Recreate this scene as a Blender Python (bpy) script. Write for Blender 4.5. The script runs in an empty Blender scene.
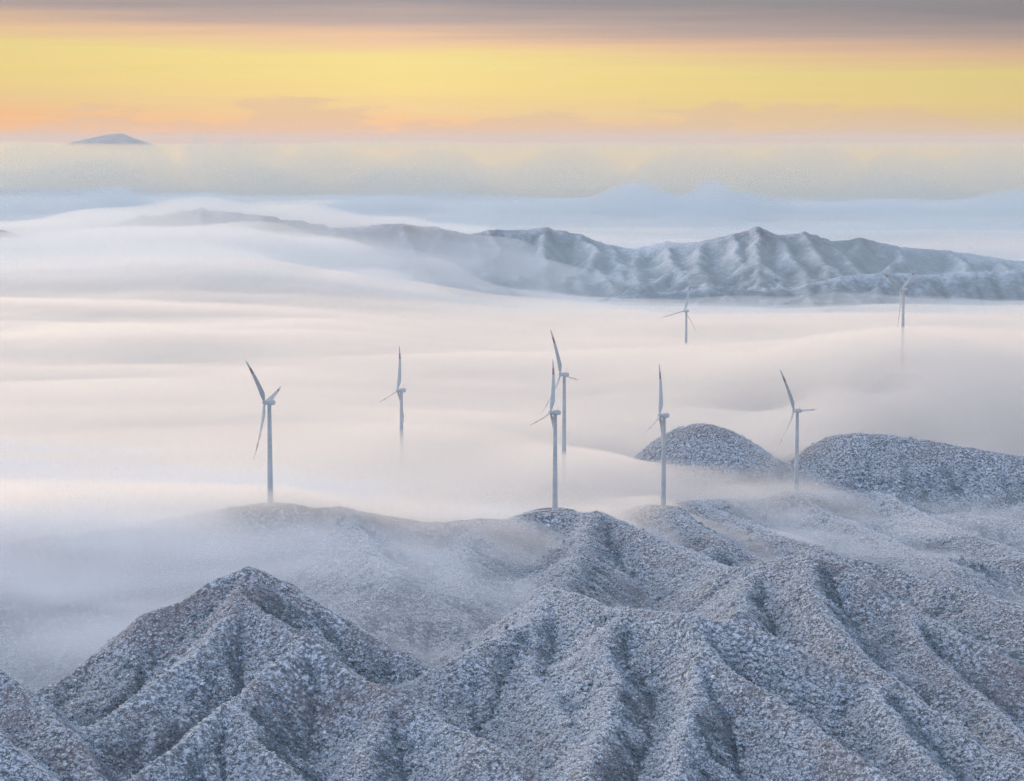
import bpy, math, random
import numpy as np
from mathutils import Vector, Matrix

random.seed(7)
rng = np.random.default_rng(11)
scene = bpy.context.scene
COL = scene.collection
W, H, F = 1024.0, 781.0, 2309.0          # picture size and focal length in pixels
CAMZ = 600.0
PITCH = math.atan((390.5 - 142.0) / F)   # the horizon is on row 142

# ------------------------------------------------------------------ camera
cd = bpy.data.cameras.new("camera")
cam = bpy.data.objects.new("camera", cd)
COL.objects.link(cam)
cam.location = (0, 0, CAMZ)
cam.rotation_euler = (math.pi / 2 - PITCH, 0, 0)
cd.sensor_width = 36.0
cd.lens = F * 36.0 / W
cd.clip_start = 1.0
cd.clip_end = 400000.0
scene.camera = cam


def at(px, py, D):
    """world point seen on that pixel at forward distance D"""
    u = (px - W / 2) / F
    v = -(py - H / 2) / F
    dy = math.cos(PITCH) + v * math.sin(PITCH)
    dz = -math.sin(PITCH) + v * math.cos(PITCH)
    s = D / dy
    return (u * s, D, CAMZ + dz * s)


# ------------------------------------------------------------------ noise
_perm = np.random.default_rng(5).permutation(4096)


def _h(ix, iy, seed):
    return _perm[(_perm[(ix + seed * 131) & 4095] + iy) & 4095]


_ang = np.linspace(0, 2 * np.pi, 4096, endpoint=False)
_gx, _gy = np.cos(_ang), np.sin(_ang)


def gnoise(x, y, seed=0):
    ix = np.floor(x).astype(np.int64)
    iy = np.floor(y).astype(np.int64)
    fx, fy = x - ix, y - iy
    u = fx * fx * fx * (fx * (fx * 6 - 15) + 10)
    v = fy * fy * fy * (fy * (fy * 6 - 15) + 10)

    def g(dx, dy):
        h = _h(ix + dx, iy + dy, seed)
        return _gx[h] * (fx - dx) + _gy[h] * (fy - dy)
    a = g(0, 0) * (1 - u) + g(1, 0) * u
    b = g(0, 1) * (1 - u) + g(1, 1) * u
    return (a * (1 - v) + b * v) * 1.45


def fbm(x, y, octs=4, seed=0, gain=0.5):
    s = np.zeros_like(x, dtype=float)
    amp, f, t = 1.0, 1.0, 0.0
    for o in range(octs):
        s += amp * gnoise(x * f, y * f, seed + o * 7)
        t += amp
        amp *= gain
        f *= 2.03
    return s / t


def ridged(x, y, octs=4, seed=0):
    s = np.zeros_like(x, dtype=float)
    amp, f, t = 1.0, 1.0, 0.0
    for o in range(octs):
        s += amp * (1 - np.abs(gnoise(x * f, y * f, seed + o * 5)))
        t += amp
        amp *= 0.5
        f *= 2.1
    return s / t


def smooth01(a, b, x):
    t = np.clip((x - a) / (b - a), 0, 1)
    return t * t * (3 - 2 * t)


# ------------------------------------------------------------------ heightfield from ridge lines
def roof(X, Y, ridges, base, k=5.0, SL=1.0, FL=1.0, RD=1.0):
    """height under a set of crest lines: each one falls away on both sides, soft maximum of all"""
    acc = np.exp((base - 300) / k)
    for pts, slope, rnd, fall in ridges:
        best = np.full(X.shape, -1e9)
        P = [at(*p) for p in pts]
        for (x0, y0, z0), (x1, y1, z1) in zip(P[:-1], P[1:]):
            dx, dy = x1 - x0, y1 - y0
            L2 = dx * dx + dy * dy + 1e-6
            t = np.clip(((X - x0) * dx + (Y - y0) * dy) / L2, 0, 1)
            d = np.hypot(X - (x0 + t * dx), Y - (y0 + t * dy))
            rr_ = rnd * RD
            drop = slope * SL * (np.sqrt(d * d + rr_ * rr_) - rr_)
            drop = fall * FL * (1 - np.exp(-drop / (fall * FL)))       # flattens out towards the foot
            np.maximum(best, z0 + t * (z1 - z0) - drop, out=best)
        acc = acc + np.exp(np.clip((best - 300) / k, -60, 60))
    return 300 + k * np.log(acc)


# crest lines as (column, row, distance); slope, rounding, drop to the foot
NEAR = [
    # front left peak
    ([(246, 562, 1350), (222, 572, 1345), (190, 590, 1340), (150, 608, 1330), (110, 640, 1320), (60, 672, 1310), (5, 700, 1300), (-60, 740, 1290)], .62, 5, 150),
    ([(246, 562, 1350), (275, 576, 1350), (310, 597, 1350), (345, 616, 1345), (400, 650, 1335), (440, 676, 1320), (480, 708, 1300), (520, 748, 1280), (570, 800, 1250)], .62, 5, 150),
    ([(246, 562, 1350), (238, 585, 1325), (232, 602, 1305), (205, 640, 1270), (170, 672, 1245), (130, 698, 1222), (90, 722, 1200), (40, 755, 1170), (-10, 795, 1140)], .72, 3, 110),
    ([(238, 588, 1322), (270, 610, 1295), (305, 630, 1272), (325, 652, 1255), (350, 674, 1236), (392, 684, 1216), (415, 690, 1205), (440, 712, 1180), (480, 738, 1150), (530, 768, 1120), (600, 815, 1080)], .72, 3, 110),
    ([(308, 634, 1270), (275, 660, 1240), (248, 680, 1218), (225, 699, 1196), (190, 722, 1170), (150, 752, 1145), (110, 790, 1110)], .75, 3, 90),
    ([(228, 697, 1198), (245, 712, 1180), (258, 735, 1160), (290, 765, 1135), (330, 800, 1110)], .75, 3, 80),
    ([(395, 685, 1214), (388, 710, 1192), (372, 745, 1160), (350, 790, 1120)], .7, 4, 80),
    ([(-60, 640, 1235), (0, 668, 1215), (30, 692, 1195), (55, 722, 1170), (85, 765, 1140), (110, 800, 1110)], .7, 4, 90),
    ([(-60, 700, 1130), (0, 738, 1110), (40, 765, 1090), (90, 800, 1060)], .7, 4, 80),
    # the crest with the wind turbines
    ([(-120, 560, 1690), (0, 545, 1710), (110, 528, 1735), (200, 512, 1755), (268, 505, 1770), (330, 506, 1790), (400, 517, 1800), (450, 521, 1815), (500, 518, 1840), (555, 510, 1863), (600, 511, 1835), (640, 528, 1790), (672, 547, 1745), (700, 562, 1700), (735, 566, 1650)], .42, 9, 150),
    ([(600, 511, 1835), (585, 530, 1780), (570, 560, 1690), (560, 585, 1600)], .45, 7, 90),
    ([(480, 520, 1830), (470, 540, 1760), (455, 575, 1650), (440, 610, 1560)], .42, 9, 90),
    ([(340, 507, 1790), (360, 535, 1700), (390, 575, 1590)], .42, 9, 90),
    # middle right peak
    ([(735, 566, 1590), (765, 560, 1570), (795, 551, 1550), (818, 549, 1540), (840, 557, 1530), (870, 582, 1495), (905, 603, 1470), (945, 622, 1440), (985, 642, 1410), (1030, 668, 1380), (1100, 705, 1340)], .6, 4, 130),
    ([(818, 549, 1540), (812, 575, 1500), (822, 610, 1445), (850, 640, 1400), (890, 675, 1350)], .6, 5, 90),
    ([(768, 562, 1565), (745, 585, 1510), (740, 605, 1470)], .6, 5, 80),
    ([(905, 604, 1470), (925, 640, 1410), (960, 680, 1350), (1010, 725, 1290), (1060, 770, 1240)], .6, 5, 90),
    # front centre massif
    ([(545, 585, 1430), (580, 593, 1380), (620, 603, 1330), (650, 606, 1305), (676, 606, 1290), (705, 612, 1280), (735, 618, 1272), (775, 633, 1258), (800, 646, 1246), (830, 662, 1232), (870, 672, 1225), (905, 684, 1212), (950, 712, 1180), (1010, 760, 1130), (1060, 800, 1090)], .66, 4, 130),
    ([(690, 609, 1285), (702, 635, 1252), (722, 662, 1220), (757, 682, 1195), (785, 700, 1174), (812, 722, 1148), (850, 745, 1122), (900, 780, 1085), (940, 810, 1055)], .72, 3, 110),
    ([(704, 640, 1248), (698, 680, 1205), (690, 720, 1160), (680, 770, 1105), (675, 810, 1060)], .72, 4, 90),
    ([(620, 603, 1330), (608, 630, 1285), (612, 670, 1230), (605, 720, 1165), (590, 790, 1085)], .66, 5, 90),
    ([(548, 586, 1430), (538, 612, 1370), (532, 640, 1320), (540, 680, 1255), (560, 720, 1190), (575, 760, 1135)], .6, 5, 100),
    ([(540, 612, 1370), (505, 630, 1330), (470, 650, 1290)], .55, 6, 90),
    ([(870, 672, 1225), (885, 700, 1185), (915, 735, 1140), (950, 780, 1090)], .7, 4, 80),
    ([(480, 800, 990), (520, 780, 995), (560, 770, 1000), (600, 790, 980)], .7, 5, 70),
    # slopes on the right behind the middle peak
    ([(850, 556, 1780), (890, 563, 1760), (930, 574, 1730), (975, 588, 1695), (1030, 607, 1650), (1110, 640, 1590)], .5, 6, 110),
    ([(690, 500, 2120), (745, 499, 2180), (797, 496, 2213), (850, 492, 2240), (920, 490, 2250), (1000, 487, 2260), (1100, 482, 2270)], .3, 16, 90),
    ([(700, 503, 2110), (740, 520, 2020), (780, 537, 1930), (830, 550, 1850)], .36, 9, 80),
    ([(797, 497, 2210), (832, 514, 2120), (870, 532, 2030), (915, 552, 1930), (960, 570, 1850)], .36, 9, 80),
    ([(880, 493, 2230), (915, 512, 2130), (955, 528, 2050), (1000, 545, 1970), (1060, 570, 1880)], .36, 9, 80),
    ([(950, 556, 1900), (985, 560, 1890), (1015, 555, 1880), (1060, 560, 1870)], .42, 9, 70),
    ([(960, 515, 2160), (1000, 518, 2150), (1060, 524, 2130)], .3, 12, 70),
    ([(640, 505, 2000), (662, 507, 1967), (690, 520, 1920), (720, 540, 1860)], .4, 10, 90),
    # the two domes
    ([(694, 427, 2350), (706, 424, 2345), (716, 427, 2340)], .78, 58, 220),
    ([(836, 434, 2330), (860, 432, 2320), (890, 435, 2310), (925, 441, 2305), (970, 448, 2300), (1030, 458, 2300), (1110, 475, 2290)], .66, 34, 220),
    ([(795, 452, 2430), (825, 440, 2400)], .6, 22, 160),
    # hilltops under the fog that carry the far turbines
    ([(385, 500, 2270), (400, 496, 2260), (415, 501, 2255)], .5, 14, 200),
    ([(550, 486, 2165), (562, 482, 2168), (575, 487, 2175)], .5, 12, 200),
    ([(670, 384, 3420), (685, 380, 3426), (700, 384, 3430)], .45, 16, 200),
    ([(890, 378, 2790), (902, 373, 2795), (915, 378, 2800)], .45, 14, 200),
]

TURB = [  # hub column, row, distance, axis factor k, phase of the upper blade, blade tips
    (264.5, 402, 1770, .36, -40),
    (397.5, 390, 2260, .325, 21),
    (550.5, 412, 1863, .29, 23),
    (560.5, 374, 2168, .46, -18),
    (659.5, 415, 1967, .19, 18),
    (794.0, 410, 2213, .55, -26),
    (684.5, 310.5, 3426, .72, 19),
    (900.8, 289, 2795, .53, -60),
]
HUB = 80.0
OVER = 3.9          # the rotor stands this far in front of the tower axis
turb_xy = []
TALL = {1: 22.0, 3: 22.0, 6: 22.0, 7: 22.0}     # these stand lower in the fog, on longer towers
for (i, (hx, hy, D, k, ph)) in enumerate(TURB):
    x, y, z = at(hx, hy, D)
    th = -(math.pi - math.acos(k)) - math.atan2(x, y)     # rotors look left and a little away
    ax, ay = math.sin(th), -math.cos(th)
    turb_xy.append((x - ax * OVER, y - ay * OVER, z - HUB - .4 - TALL.get(i, 0), th, ph))


def near_base(X, Y):
    wx = X + 10 * fbm(X / 110, Y / 110, 4, 1) + 2.5 * fbm(X / 22, Y / 22, 2, 2)
    wy = Y + 10 * fbm(X / 110, Y / 110, 4, 9) + 2.5 * fbm(X / 22, Y / 22, 2, 4)
    base = 160 + 18 * fbm(X / 400, Y / 400, 3, 21)
    Z = roof(wx, wy, NEAR, base, 2.2, 1.42, 1.7, .7)
    soft = smooth01(1750, 1950, Y)
    # gullies and small spurs on the flanks
    Z = Z - (1 - .55 * soft) * 4.0 * (ridged(X / 60 + Y / 160, Y / 90, 4, 31) ** 2 - .45)
    Z = Z + 5 * fbm(X / 130, Y / 130, 3, 45) * (1 - .6 * soft)
    Z = Z + 2.2 * fbm(X / 18, Y / 18, 3, 41) * (1 - .4 * soft)
    return Z


def erode(Z, cell, k, its, seed, diff=.018):
    """running water: each cell drains to its steepest neighbour and cuts down with the water it carries"""
    rg = np.random.default_rng(seed)
    Z = Z.copy()
    h, w = Z.shape
    idx = np.arange(h * w).reshape(h, w)
    nb = [(-1, -1), (-1, 0), (-1, 1), (0, -1), (0, 1), (1, -1), (1, 0), (1, 1)]
    for it in range(its):
        P = np.pad(Z, 1, mode="edge")
        best = np.zeros((h, w))
        rec = idx.copy()
        true = np.zeros((h, w))
        for dy, dx in nb:
            L = cell * math.hypot(dx, dy)
            sl_ = (Z - P[1 + dy:h + 1 + dy, 1 + dx:w + 1 + dx]) / L
            sj = sl_ * rg.uniform(.7, 1.0, (h, w))
            m = sj > best
            best = np.where(m, sj, best)
            true = np.where(m, sl_, true)
            tgt = np.clip(np.arange(h)[:, None] + dy, 0, h - 1) * w + np.clip(np.arange(w)[None, :] + dx, 0, w - 1)
            rec = np.where(m, tgt, rec)
        r = rec.ravel()
        live = r != idx.ravel()
        r2 = r[live]
        A = np.ones(h * w)
        for _ in range(110):
            A = 1 + np.bincount(r2, weights=A[live], minlength=h * w)
        A = A.reshape(h, w) * cell * cell
        cut = k * np.sqrt(np.minimum(A, 9000 * (cell / 4) ** 2)) * true
        Z -= np.minimum(cut, .5 * true * cell)
        P = np.pad(Z, 1, mode="edge")
        Z += diff * (P[:-2, 1:-1] + P[2:, 1:-1] + P[1:-1, :-2] + P[1:-1, 2:] - 4 * Z)
    return Z


def carve(fn, x0, x1, y0, y1, cell, k, its, seed):
    gx = np.arange(x0, x1, cell)
    gy = np.arange(y0, y1, cell)
    GX, GY = np.meshgrid(gx, gy)
    Z0 = fn(GX, GY)
    dlt = erode(Z0 + 1.2 * fbm(GX / 12, GY / 12, 2, seed), cell, k, its, seed) - Z0
    dlt = (np.pad(dlt, 1, mode="edge")[:-2, 1:-1] + np.pad(dlt, 1, mode="edge")[2:, 1:-1] + 2 * dlt) / 4
    edge = np.minimum.reduce([smooth01(0, 20, np.arange(len(gx)))[None, :] * np.ones((len(gy), 1)), smooth01(0, 20, np.arange(len(gx))[::-1])[None, :] * np.ones((len(gy), 1)),
                              smooth01(0, 20, np.arange(len(gy)))[:, None] * np.ones((1, len(gx))), smooth01(0, 20, np.arange(len(gy))[::-1])[:, None] * np.ones((1, len(gx)))])
    dlt = dlt * edge

    def sample(X, Y):
        u = np.clip((X - x0) / cell, 0, len(gx) - 1.001)
        v = np.clip((Y - y0) / cell, 0, len(gy) - 1.001)
        i, j = v.astype(int), u.astype(int)
        a, b = v - i, u - j
        return dlt[i, j] * (1 - a) * (1 - b) + dlt[i + 1, j] * a * (1 - b) + dlt[i, j + 1] * (1 - a) * b + dlt[i + 1, j + 1] * a * b
    return sample


near_cut = carve(near_base, -820, 820, 820, 2700, 3.6, .030, 16, 401)


def near_height(X, Y):
    Z = near_base(X, Y) + near_cut(X, Y) * (1 - .85 * smooth01(2190, 2290, Y)) + .8 * fbm(X / 9, Y / 9, 2, 43)
    for (tx, ty, tz, th, ph) in turb_xy:          # levelled pads
        d = np.hypot(X - tx, Y - ty)
        w = 1 - smooth01(13, 34, d)
        Z = Z * (1 - w) + tz * w
    return Z


def fan(name, d0, d1, rows, a0, a1, cols, fn, mat):
    D = np.geomspace(d0, d1, rows)
    A = np.tan(np.radians(np.linspace(a0, a1, cols)))
    Y = np.repeat(D[:, None], cols, 1)
    X = Y * A[None, :]
    Z = fn(X, Y)
    return grid_mesh(name, X, Y, Z, mat), (X, Y, Z)


def grid_mesh(name, X, Y, Z, mat):
    r, c = X.shape
    co = np.stack([X, Y, Z], -1).reshape(-1, 3).astype(np.float32)
    i = np.arange(r * c).reshape(r, c)
    q = np.stack([i[:-1, :-1], i[:-1, 1:], i[1:, 1:], i[1:, :-1]], -1).reshape(-1, 4)
    me = bpy.data.meshes.new(name)
    me.vertices.add(len(co))
    me.vertices.foreach_set("co", co.ravel())
    me.loops.add(q.size)
    me.loops.foreach_set("vertex_index", q.ravel().astype(np.int32))
    me.polygons.add(len(q))
    me.polygons.foreach_set("loop_start", np.arange(0, q.size, 4, dtype=np.int32))
    me.polygons.foreach_set("loop_total", np.full(len(q), 4, dtype=np.int32))
    me.polygons.foreach_set("use_smooth", np.ones(len(q), dtype=bool))
    me.update(calc_edges=True)
    me.materials.append(mat)
    o = bpy.data.objects.new(name, me)
    COL.objects.link(o)
    return o


# ------------------------------------------------------------------ materials
def new_mat(name):
    m = bpy.data.materials.new(name)
    m.use_nodes = True
    nt = m.node_tree
    nt.nodes.clear()
    out = nt.nodes.new("ShaderNodeOutputMaterial")
    return m, nt, out


def principled(nt, out, rough=.8):
    b = nt.nodes.new("ShaderNodeBsdfPrincipled")
    b.inputs["Roughness"].default_value = rough
    b.inputs["Specular IOR Level"].default_value = .2
    nt.links.new(b.outputs[0], out.inputs["Surface"])
    return b


def noise_node(nt, scale, detail=4, rough=.6, vec=None, dist=0):
    n = nt.nodes.new("ShaderNodeTexNoise")
    n.inputs["Scale"].default_value = scale
    n.inputs["Detail"].default_value = detail
    n.inputs["Roughness"].default_value = rough
    n.inputs["Distortion"].default_value = dist
    if vec is not None:
        nt.links.new(vec, n.inputs["Vector"])
    return n.outputs["Fac"]


def ramp(nt, fac, stops, interp="LINEAR"):
    r = nt.nodes.new("ShaderNodeValToRGB")
    r.color_ramp.interpolation = interp
    els = r.color_ramp.elements
    while len(els) < len(stops):
        els.new(.5)
    for e, (p, c) in zip(els, stops):
        e.position = p
        e.color = (*c, 1)
    nt.links.new(fac, r.inputs[0])
    return r.outputs[0]


def mixc(nt, fac, a, b):
    m = nt.nodes.new("ShaderNodeMix")
    m.data_type = "RGBA"
    for s, v in ((m.inputs[0], fac), (m.inputs[6], a), (m.inputs[7], b)):
        if isinstance(v, (int, float)):
            s.default_value = v
        elif isinstance(v, tuple):
            s.default_value = (*v, 1)
        else:
            nt.links.new(v, s)
    return m.outputs[2]


def math_node(nt, op, a, b=0.0, clamp=False):
    m = nt.nodes.new("ShaderNodeMath")
    m.operation = op
    m.use_clamp = clamp
    for s, v in ((m.inputs[0], a), (m.inputs[1], b)):
        if isinstance(v, (int, float)):
            s.default_value = v
        else:
            nt.links.new(v, s)
    return m.outputs[0]


def bump(nt, b, h, dist, strength=1.0):
    n = nt.nodes.new("ShaderNodeBump")
    n.inputs["Distance"].default_value = dist
    n.inputs["Strength"].default_value = strength
    nt.links.new(h, n.inputs["Height"])
    nt.links.new(n.outputs[0], b.inputs["Normal"])


def ground_material():
    m, nt, out = new_mat("frosted_ground")
    b = principled(nt, out, .9)
    tc = nt.nodes.new("ShaderNodeTexCoord").outputs["Object"]
    n1 = noise_node(nt, .02, 5, .6, tc)
    n2 = noise_node(nt, .35, 4, .65, tc)
    c1 = ramp(nt, n2, [(.34, (.07, .085, .10)), (.50, (.19, .215, .245)), (.62, (.64, .69, .76))])
    c2 = ramp(nt, n2, [(.38, (.13, .115, .12)), (.64, (.30, .275, .29))])
    f = ramp(nt, n1, [(.5, (0, 0, 0)), (.62, (.75, .75, .75))])
    nt.links.new(mixc(nt, f, c1, c2), b.inputs["Base Color"])
    bump(nt, b, n2, 1.5)
    return m


def range_material():
    m, nt, out = new_mat("frosted_mountainside")
    b = principled(nt, out, .9)
    tc = nt.nodes.new("ShaderNodeTexCoord").outputs["Object"]
    geo = nt.nodes.new("ShaderNodeNewGeometry")
    def attr(nm):
        n = nt.nodes.new("ShaderNodeAttribute")
        n.attribute_name = nm
        return n.outputs["Fac"]
    n1 = noise_node(nt, .004, 5, .6, tc)
    n2 = noise_node(nt, .10, 5, .72, tc)
    n3 = noise_node(nt, .016, 6, .65, tc, .6)
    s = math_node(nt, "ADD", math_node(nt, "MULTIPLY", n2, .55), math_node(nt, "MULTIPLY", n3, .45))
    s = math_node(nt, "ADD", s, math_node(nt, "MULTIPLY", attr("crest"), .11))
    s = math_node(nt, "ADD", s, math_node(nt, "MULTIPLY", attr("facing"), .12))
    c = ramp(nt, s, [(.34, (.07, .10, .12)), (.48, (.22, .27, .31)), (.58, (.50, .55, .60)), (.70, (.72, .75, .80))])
    c2 = ramp(nt, s, [(.36, (.06, .085, .10)), (.62, (.24, .29, .33)), (.75, (.6, .64, .68))])
    f = ramp(nt, n1, [(.42, (0, 0, 0)), (.6, (1, 1, 1))])
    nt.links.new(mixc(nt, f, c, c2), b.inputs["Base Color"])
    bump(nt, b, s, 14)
    return m


def volume_material(name, color, density, g):
    m, nt, out = new_mat(name)
    v = nt.nodes.new("ShaderNodeVolumePrincipled")
    v.inputs["Color"].default_value = (*color, 1)
    v.inputs["Density"].default_value = density
    v.inputs["Anisotropy"].default_value = g
    nt.links.new(v.outputs[0], out.inputs["Volume"])
    return m


M_ground = ground_material()
M_range = range_material()

# ------------------------------------------------------------------ the ground
def far_floor():
    S = 40000.0
    X, Y = np.meshgrid(np.linspace(-S, S, 60), np.linspace(-3000, S, 60))
    o = grid_mesh("ground", X, Y, np.full(X.shape, 120.0), M_ground)
    o["kind"] = "structure"


far_floor()
near, (NX, NY, NZ) = fan("hills", 700, 4300, 900, -17.5, 17.5, 720, near_height, M_ground)
near["kind"] = "structure"

# slope and curvature of the near hills, used for the frost and the shade painted into the scrub
def hill_shape():
    dY = np.gradient(NY, axis=0)
    dX = np.gradient(NX, axis=1)
    gx = np.gradient(NZ, axis=1) / dX
    gy = np.gradient(NZ, axis=0) / dY - gx * (np.gradient(NX, axis=0) / dY)

    def blur(a, n):
        for _ in range(n):
            a = (np.roll(a, 1, 0) + np.roll(a, -1, 0) + np.roll(a, 1, 1) + np.roll(a, -1, 1) + a) / 5
        return a
    gx, gy = blur(gx, 3), blur(gy, 3)
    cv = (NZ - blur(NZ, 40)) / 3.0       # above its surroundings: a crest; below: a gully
    return gx, gy, cv


near_grad = hill_shape()

# ------------------------------------------------------------------ mountain range across the fog
CREST = [(-120, 262), (-40, 250), (30, 240), (80, 228), (140, 215), (205, 206), (262, 212), (330, 224), (400, 221), (440, 226), (470, 232), (492, 228), (545, 225),
         (580, 232), (610, 242), (635, 246), (660, 240), (700, 238), (735, 232), (758, 224), (780, 233), (805, 229), (830, 239), (860, 235),
         (900, 244), (950, 248), (1000, 256), (1060, 264), (1150, 272)]
FARR = [([(x, y, 5900 + 160 * math.sin(x / 70.0)) for x, y in CREST], .62, 10, 260)]
r0 = random.Random(3)
for (x, y) in CREST:
    x1, y1 = x, y
    pts = [(x, y + 1, 5890 + 160 * math.sin(x / 70.0))]
    drift = r0.uniform(-16, 26)
    yb = 312 + r0.uniform(-8, 8)
    D = pts[0][2]
    for i in range(1, 7):
        t = i / 6
        pts.append((x + drift * i / 2.2 + r0.uniform(-7, 7), y + (yb - y) * t ** .9 + r0.uniform(-1.5, 1.5), D - 1350 * t))
    FARR.append((pts, .85, 3, 200))
    for i in (2, 3, 4):
        a = pts[i]
        for sgn in (-1, 1):
            q = [a]
            for j in range(1, 4):
                q.append((a[0] + sgn * j * r0.uniform(8, 15), a[1] + j * r0.uniform(5, 10), a[2] - j * r0.uniform(60, 130)))
            FARR.append((q, .9, 3, 110))
FARR.append(([(800, 285, 4900), (838, 274, 4930), (880, 268, 4960), (930, 272, 4980), (990, 268, 5000), (1060, 262, 5020)], .6, 8, 120))
FARR.append(([(600, 298, 4700), (660, 288, 4800), (720, 284, 4850), (760, 290, 4800)], .6, 8, 100))


def range_base(X, Y):
    wx = X + 24 * fbm(X / 300, Y / 300, 4, 51)
    wy = Y + 24 * fbm(X / 300, Y / 300, 4, 57)
    Z = roof(wx, wy, FARR, 150 + 30 * fbm(X / 900, Y / 900, 3, 61), 4.0, 1.15, 1.3)
    return Z - 9 * (ridged(X / 130, Y / 150, 4, 71) ** 2 - .45)


range_cut = carve(range_base, -2400, 2400, 4380, 7400, 9.0, .045, 17, 409)


def range_height(X, Y):
    Z = range_base(X, Y) + range_cut(X, Y) + 2.5 * fbm(X / 30, Y / 30, 3, 77)
    # old field terraces high on the slopes
    w = .75 * smooth01(.0, .35, fbm(X / 500, Y / 500, 2, 81)) * smooth01(300, 340, Z)
    step = 9.0
    f = Z / step - np.floor(Z / step)
    return Z + w * step * (smooth01(.55, 1.0, f) - f)


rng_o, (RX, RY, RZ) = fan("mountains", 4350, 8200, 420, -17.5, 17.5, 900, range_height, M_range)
rng_o["kind"] = "structure"


def blur2(a, n):
    for _ in range(n):
        p = np.pad(a, 1, mode="edge")
        a = (p[:-2, 1:-1] + p[2:, 1:-1] + p[1:-1, :-2] + p[1:-1, 2:] + a) / 5
    return a


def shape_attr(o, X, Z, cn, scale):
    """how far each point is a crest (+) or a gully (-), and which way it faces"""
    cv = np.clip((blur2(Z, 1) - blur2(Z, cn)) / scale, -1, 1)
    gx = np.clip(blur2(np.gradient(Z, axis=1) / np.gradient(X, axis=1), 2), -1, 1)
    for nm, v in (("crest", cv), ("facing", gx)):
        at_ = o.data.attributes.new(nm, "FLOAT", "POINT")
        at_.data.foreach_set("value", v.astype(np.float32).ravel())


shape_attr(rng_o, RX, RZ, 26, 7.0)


def far_peak(name, pts, D, sl, seed):
    def fn(X, Y):
        wx = X + 120 * fbm(X / 900, Y / 900, 4, seed)
        wy = Y + 120 * fbm(X / 900, Y / 900, 4, seed + 3)
        return roof(wx, wy, [([(px, py, D) for px, py in pts], sl, 60, 900)], 130, 12) + 30 * fbm(X / 300, Y / 300, 3, seed + 5)
    x0, x1 = pts[0][0] - 60, pts[-1][0] + 60
    a0 = math.degrees(math.atan((x0 - 512) / F))
    a1 = math.degrees(math.atan((x1 - 512) / F))
    o, _ = fan(name, D * .9, D * 1.1, 60, a0, a1, 160, fn, M_range)
    o["kind"] = "structure"


far_peak("far_mountains", [(82, 142), (92, 138), (104, 135), (120, 134), (130, 138), (138, 142)], 26000, .4, 91)
far_peak("mountains", [(-90, 215), (-40, 216), (0, 228), (22, 238)], 5600, .6, 103)

# ------------------------------------------------------------------ fog
FOG_PTS = [  # column, row, distance of the top of the cloud sea
    (268, 486, 1770), (268, 496, 1735), (150, 490, 1750), (0, 492, 1720), (-120, 500, 1690), (0, 520, 1620), (150, 520, 1640), (-120, 525, 1600), (230, 512, 1680), (400, 505, 1810), (480, 510, 1830), (610, 498, 1890), (662, 484, 1967), (640, 498, 1945),
    (740, 486, 2140), (797, 482, 2200), (705, 462, 2300), (640, 462, 2330), (900, 500, 2230), (1050, 510, 2250), (900, 470, 2450), (1050, 480, 2450),
    (400, 433, 2260), (562, 456, 2168), (250, 440, 2260), (100, 452, 2200), (-100, 455, 2200), (760, 410, 2600), (880, 398, 2600),
    (902, 308, 2795), (855, 316, 2800), (950, 316, 2800), (902, 310, 2760), (902, 362, 2640), (562, 444, 2168), (562, 454, 2100), (540, 450, 2150), (588, 450, 2150), (400, 428, 2260), (685, 340, 3426),
    (740, 545, 1900), (850, 580, 1950), (950, 610, 1900), (1060, 640, 1900), (700, 585, 1800), (715, 532, 1980), (740, 532, 1960), (700, 540, 1930), (725, 520, 2060), (760, 535, 2090), (830, 545, 2080), (900, 555, 2080), (980, 560, 2080), (1080, 560, 2080), (640, 540, 1880), (900, 640, 1700), (1060, 690, 1700),
    (550, 390, 2700), (300, 385, 2700), (100, 390, 2650), (902, 337, 2795), (850, 338, 2830), (960, 336, 2830), (1100, 336, 2900), (760, 352, 2950), (685, 344, 3426),
    (500, 345, 3400), (300, 335, 3300), (100, 330, 3200), (-100, 330, 3200), (900, 320, 3800), (1080, 320, 3900),
    (700, 308, 4400), (500, 305, 4400), (900, 306, 4400), (1080, 308, 4400), (400, 286, 4400), (330, 272, 4400), (250, 258, 4500), (150, 256, 4500), (50, 262, 4500), (-100, 268, 4500),
    (330, 240, 5400), (250, 222, 5700), (150, 228, 5700), (50, 240, 5600), (-100, 250, 5600), (430, 258, 5400), (480, 300, 5400), (560, 310, 5600), (650, 310, 5600), (800, 310, 5600), (1000, 310, 5600), (520, 302, 4900), (650, 306, 4900), (800, 308, 4900), (1000, 308, 4900),
    (200, 222, 7500), (500, 228, 8000), (800, 230, 8000), (1050, 230, 8000), (0, 224, 8000),
    (100, 194, 12000), (500, 195, 12000), (900, 196, 12000), (500, 164, 25000), (100, 152, 24000), (900, 164, 25000), (500, 160, 40000),
]
_fp = np.array([at(*p) for p in FOG_PTS])
_fa, _fl = _fp[:, 0] / _fp[:, 1], np.log(_fp[:, 1])


def idw(X, Y, fa, fl, fz, power=2.6):
    A, L = X / Y, np.log(Y)
    num = np.zeros_like(X)
    den = np.zeros_like(X)
    for a, l, z in zip(fa, fl, fz):
        w = 1.0 / (((A - a) ** 2 * 9 + (L - l) ** 2 * 6 + 9e-4) ** (power / 2))
        num += w * z
        den += w
    return num / den


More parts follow.
